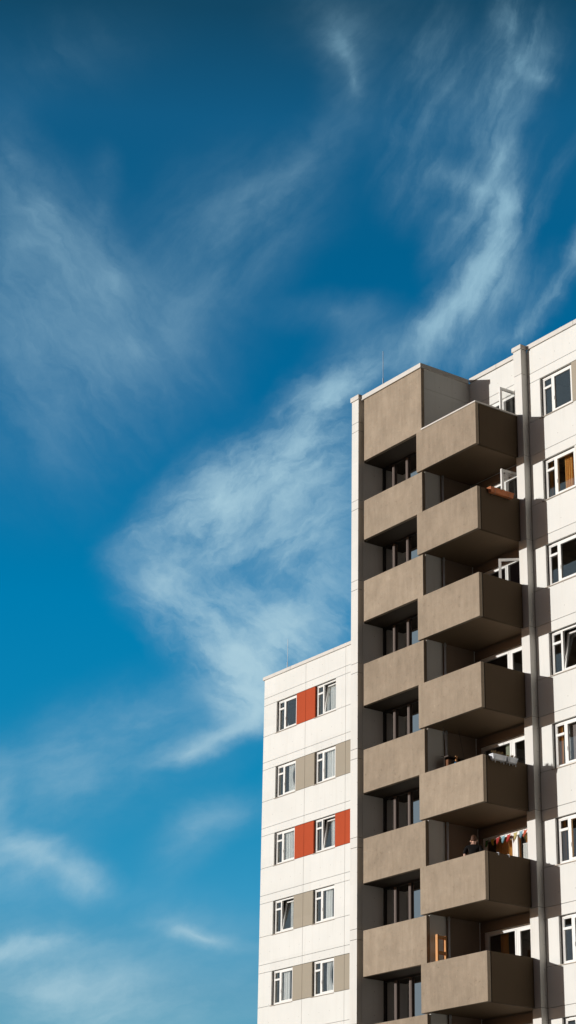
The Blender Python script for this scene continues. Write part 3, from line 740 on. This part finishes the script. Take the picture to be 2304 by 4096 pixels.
# hanging shelf on balcony 4
hs=thing('hanging_shelf','dark plank shelf hung on cords above the fifth balcony floor with wooden bits','shelf',(-2.45,-1.1,-12.2))
m=MB(); m.box(-2.62,-2.42,-1.44,-.70,-12.10,-12.06); m.box(-2.62,-2.60,-1.44,-.70,-12.42,-12.10); m.box(-2.62,-2.42,-1.44,-.70,-12.46,-12.42); part('board',m,M_DWOOD,hs,bevel=.003)
m=MB(); m.box(-2.44,-2.40,-1.16,-1.10,-12.42,-12.04); part('upright',m,M_WOOD,hs,bevel=.003)
m=MB(); m.box(-2.58,-2.47,-1.40,-1.28,-12.42,-12.17); part('crate',m,M_RUST,hs,bevel=.003)
for y0,y1 in ((-1.55,-1.40),(-.95,-.74)):
    m=MB(); m.tube([(-2.5,y0,-11.20),(-2.5,y1,-12.07)],.006,5); part('cord',m,M_BLACK,hs)
m=MB(); m.tube([(-2.30,-1.25,-12.5),(-2.30,-1.25,-12.40),(-2.30,-1.25,-12.33),(-2.30,-1.25,-12.26)],[.07,.09,.07,.02],10); o=part('watering_can',m,M_BLUE,None)
o.data.update(); tag(o,'blue plastic object just above the rail beside the hanging shelf','container'); o.name='container'
m=MB(); m.tube([(-2.76,-1.24,-12.52),(-2.75,-1.25,-12.30),(-2.76,-1.22,-12.08),(-2.76,-1.2,-11.98)],[.05,.075,.06,.015],8); m.tube([(-2.76,-1.42,-12.02),(-2.76,-1.1,-12.06)],.008,5)
o=part('black_bag',m,M_TEE,None); tag(o,'black cloth bag tied to the grey drainpipe','bag')
# lightning rods
def rod(x,y,z0,z1,zm,label):
    r=MB(); r.tube([(0,0,0),(0,0,zm-z0)],.017,8); r.tube([(0,0,zm-z0),(0,0,z1-z0)],.009,6); r.box(-.12,.12,-.12,.12,-.03,.03); 
    o=part('lightning_rod',r,M_STEEL,None,at=(x,y,z0)); tag(o,label,'lightning rod','rods on the roofs')
rod(-23.89,BY+.15,-1.965,-.60,-1.62,'thin metal lightning rod on the roof edge of the lower block')
rod(-5.05,-1.80,.99,2.35,1.35,'thin metal lightning rod on the brown tower roof beside the left pier')

# ------------------------------------------------------------------ person on balcony 5
def skin_mesh(name,verts,edges,mat,parent,sub=2,loc=(0,0,0)):
    me=bpy.data.meshes.new(name); me.from_pydata([v[0] for v in verts],edges,[]); me.materials.append(mat)
    o=bpy.data.objects.new(name,me); COL.objects.link(o); o.parent=parent; o.location=loc
    m=o.modifiers.new('skin','SKIN'); m.use_smooth_shade=True; m.branch_smoothing=.5
    ly=me.skin_vertices[0] if me.skin_vertices else None
    if ly is None:
        bm=bmesh.new(); bm.from_mesh(me); bm.verts.layers.skin.verify(); bm.to_mesh(me); bm.free(); ly=me.skin_vertices[0]
    for i,v in enumerate(verts):
        r=v[1]; ly.data[i].radius=(r,r) if not isinstance(r,tuple) else r
        ly.data[i].use_root=(i==0)
    s=o.modifiers.new('sub','SUBSURF'); s.levels=sub; s.render_levels=sub
    return o
PB=Vector((-1.22,-1.55,FL(5)))
person=thing('person','person in a black t-shirt with short brown hair seen from behind on the balcony','person',PB)
person.rotation_euler.z=R(42); person.scale=(1.04,1.04,1.04)      # looks away from the camera, into the recess
def chain(V,Ed,start,pts):
    p=start
    for q in pts: V.append(q); Ed.append((p,len(V)-1)); p=len(V)-1
    return p
V=[((0,0,.98),(.155,.11))]; E_=[]
waist=chain(V,E_,0,[((0,.005,1.14),(.135,.10)),((0,.0,1.32),(.165,.115))])
chest=chain(V,E_,waist,[((0,-.015,1.46),(.15,.10))])
neck=chain(V,E_,chest,[((0,.0,1.545),.062),((0,.04,1.59),.060),((0,.085,1.635),(.070,.085)),((0,.11,1.70),(.078,.096)),((0,.10,1.765),(.066,.08))])
for s in (-1,1):
    sh=chain(V,E_,chest,[((s*.165,-.01,1.475),.062)])
    if s<0: a=chain(V,E_,sh,[((s*.235,-.02,1.32),.046),((s*.25,-.05,1.19),.042),((s*.235,.08,1.10),.034),((s*.19,.19,1.05),.026),((s*.175,.25,1.03),(.034,.018))])
    else: a=chain(V,E_,sh,[((s*.215,-.05,1.33),.046),((s*.215,-.12,1.20),.043),((s*.20,-.0,1.12),.036),((s*.165,.13,1.10),.026),((s*.15,.19,1.10),(.034,.018))])
    hx,hy,hz=V[a][0]
    for i,(dx,L) in enumerate(((-.028,.05),(-.010,.062),(.010,.058),(.028,.045))):
        chain(V,E_,a,[((hx+dx,hy+.04,hz),.009),((hx+dx*1.1,hy+.04+L*.6,hz-.015),.008),((hx+dx*1.1,hy+.04+L*.8,hz-.04),.007)])
    chain(V,E_,a,[((hx-s*.035,hy+.005,hz-.005),.010),((hx-s*.05,hy+.035,hz-.015),.008)])
    hip=chain(V,E_,0,[((s*.09,0,.88),.095),((s*.10,.01,.52),.060),((s*.105,-.02,.28),.052),((s*.11,-.02,.09),.036),((s*.12,.10,.035),(.042,.03)),((s*.125,.17,.025),(.035,.02))])
body_=skin_mesh('body',V,E_,M_SKIN,person)
# ears, nose as small sub-shapes of the head
ears=MB()
for s in (-1,1):
    ears.tube([(s*.083,.085,1.645),(s*.096,.08,1.67),(s*.088,.09,1.70)],[.012,.018,.01],8)
part('ears',ears,M_SKIN,person,at=PB)
nose=MB(); nose.tube([(0,.20,1.705),(0,.215,1.665),(0,.20,1.655)],[.008,.015,.008],8); part('nose',nose,M_SKIN,person,at=PB)
# t-shirt: torso and sleeves
T=[((0,.005,1.02),(.165,.125))]; TE=[]
w1=chain(T,TE,0,[((0,.005,1.18),(.160,.122)),((0,-.005,1.36),(.182,.13))]); c1=chain(T,TE,w1,[((0,-.015,1.475),(.165,.105))])
chain(T,TE,c1,[((0,-.005,1.545),(.075,.07))])
for s in (-1,1):
    if s<0: chain(T,TE,c1,[((s*.175,-.012,1.485),.072),((s*.235,-.02,1.34),.066),((s*.245,-.035,1.27),.066)])
    else: chain(T,TE,c1,[((s*.175,-.012,1.485),.072),((s*.222,-.05,1.36),.064),((s*.225,-.075,1.31),.064)])
skin_mesh('t_shirt',T,TE,M_TEE,person)
J=[((0,0,1.0),(.168,.125))]; JE=[]
for s in (-1,1): chain(J,JE,0,[((s*.09,0,.88),.105),((s*.10,.01,.52),.078),((s*.11,-.02,.10),.062)])
skin_mesh('trousers',J,JE,M_JEAN,person)
Hh=[((0,.03,1.645),(.066,.035))]; HE=[]
chain(Hh,HE,0,[((0,.035,1.70),(.084,.065)),((0,.07,1.76),(.086,.092)),((0,.11,1.80),(.068,.07)),((0,.16,1.81),(.04,.045))])
h=skin_mesh('hair',Hh,HE,M_HAIR,person)
tx=bpy.data.textures.new('hair_noise','CLOUDS'); tx.noise_scale=.03; dm=h.modifiers.new('tufts','DISPLACE'); dm.texture=tx; dm.strength=.02
sh=MB()
for s in (-1,1): sh.tube([(s*.115,-.07,.045),(s*.12,.02,.05),(s*.125,.13,.035),(s*.128,.2,.03)],[.045,.05,.042,.028],10)
part('shoes',sh,M_TEE,person,at=PB)
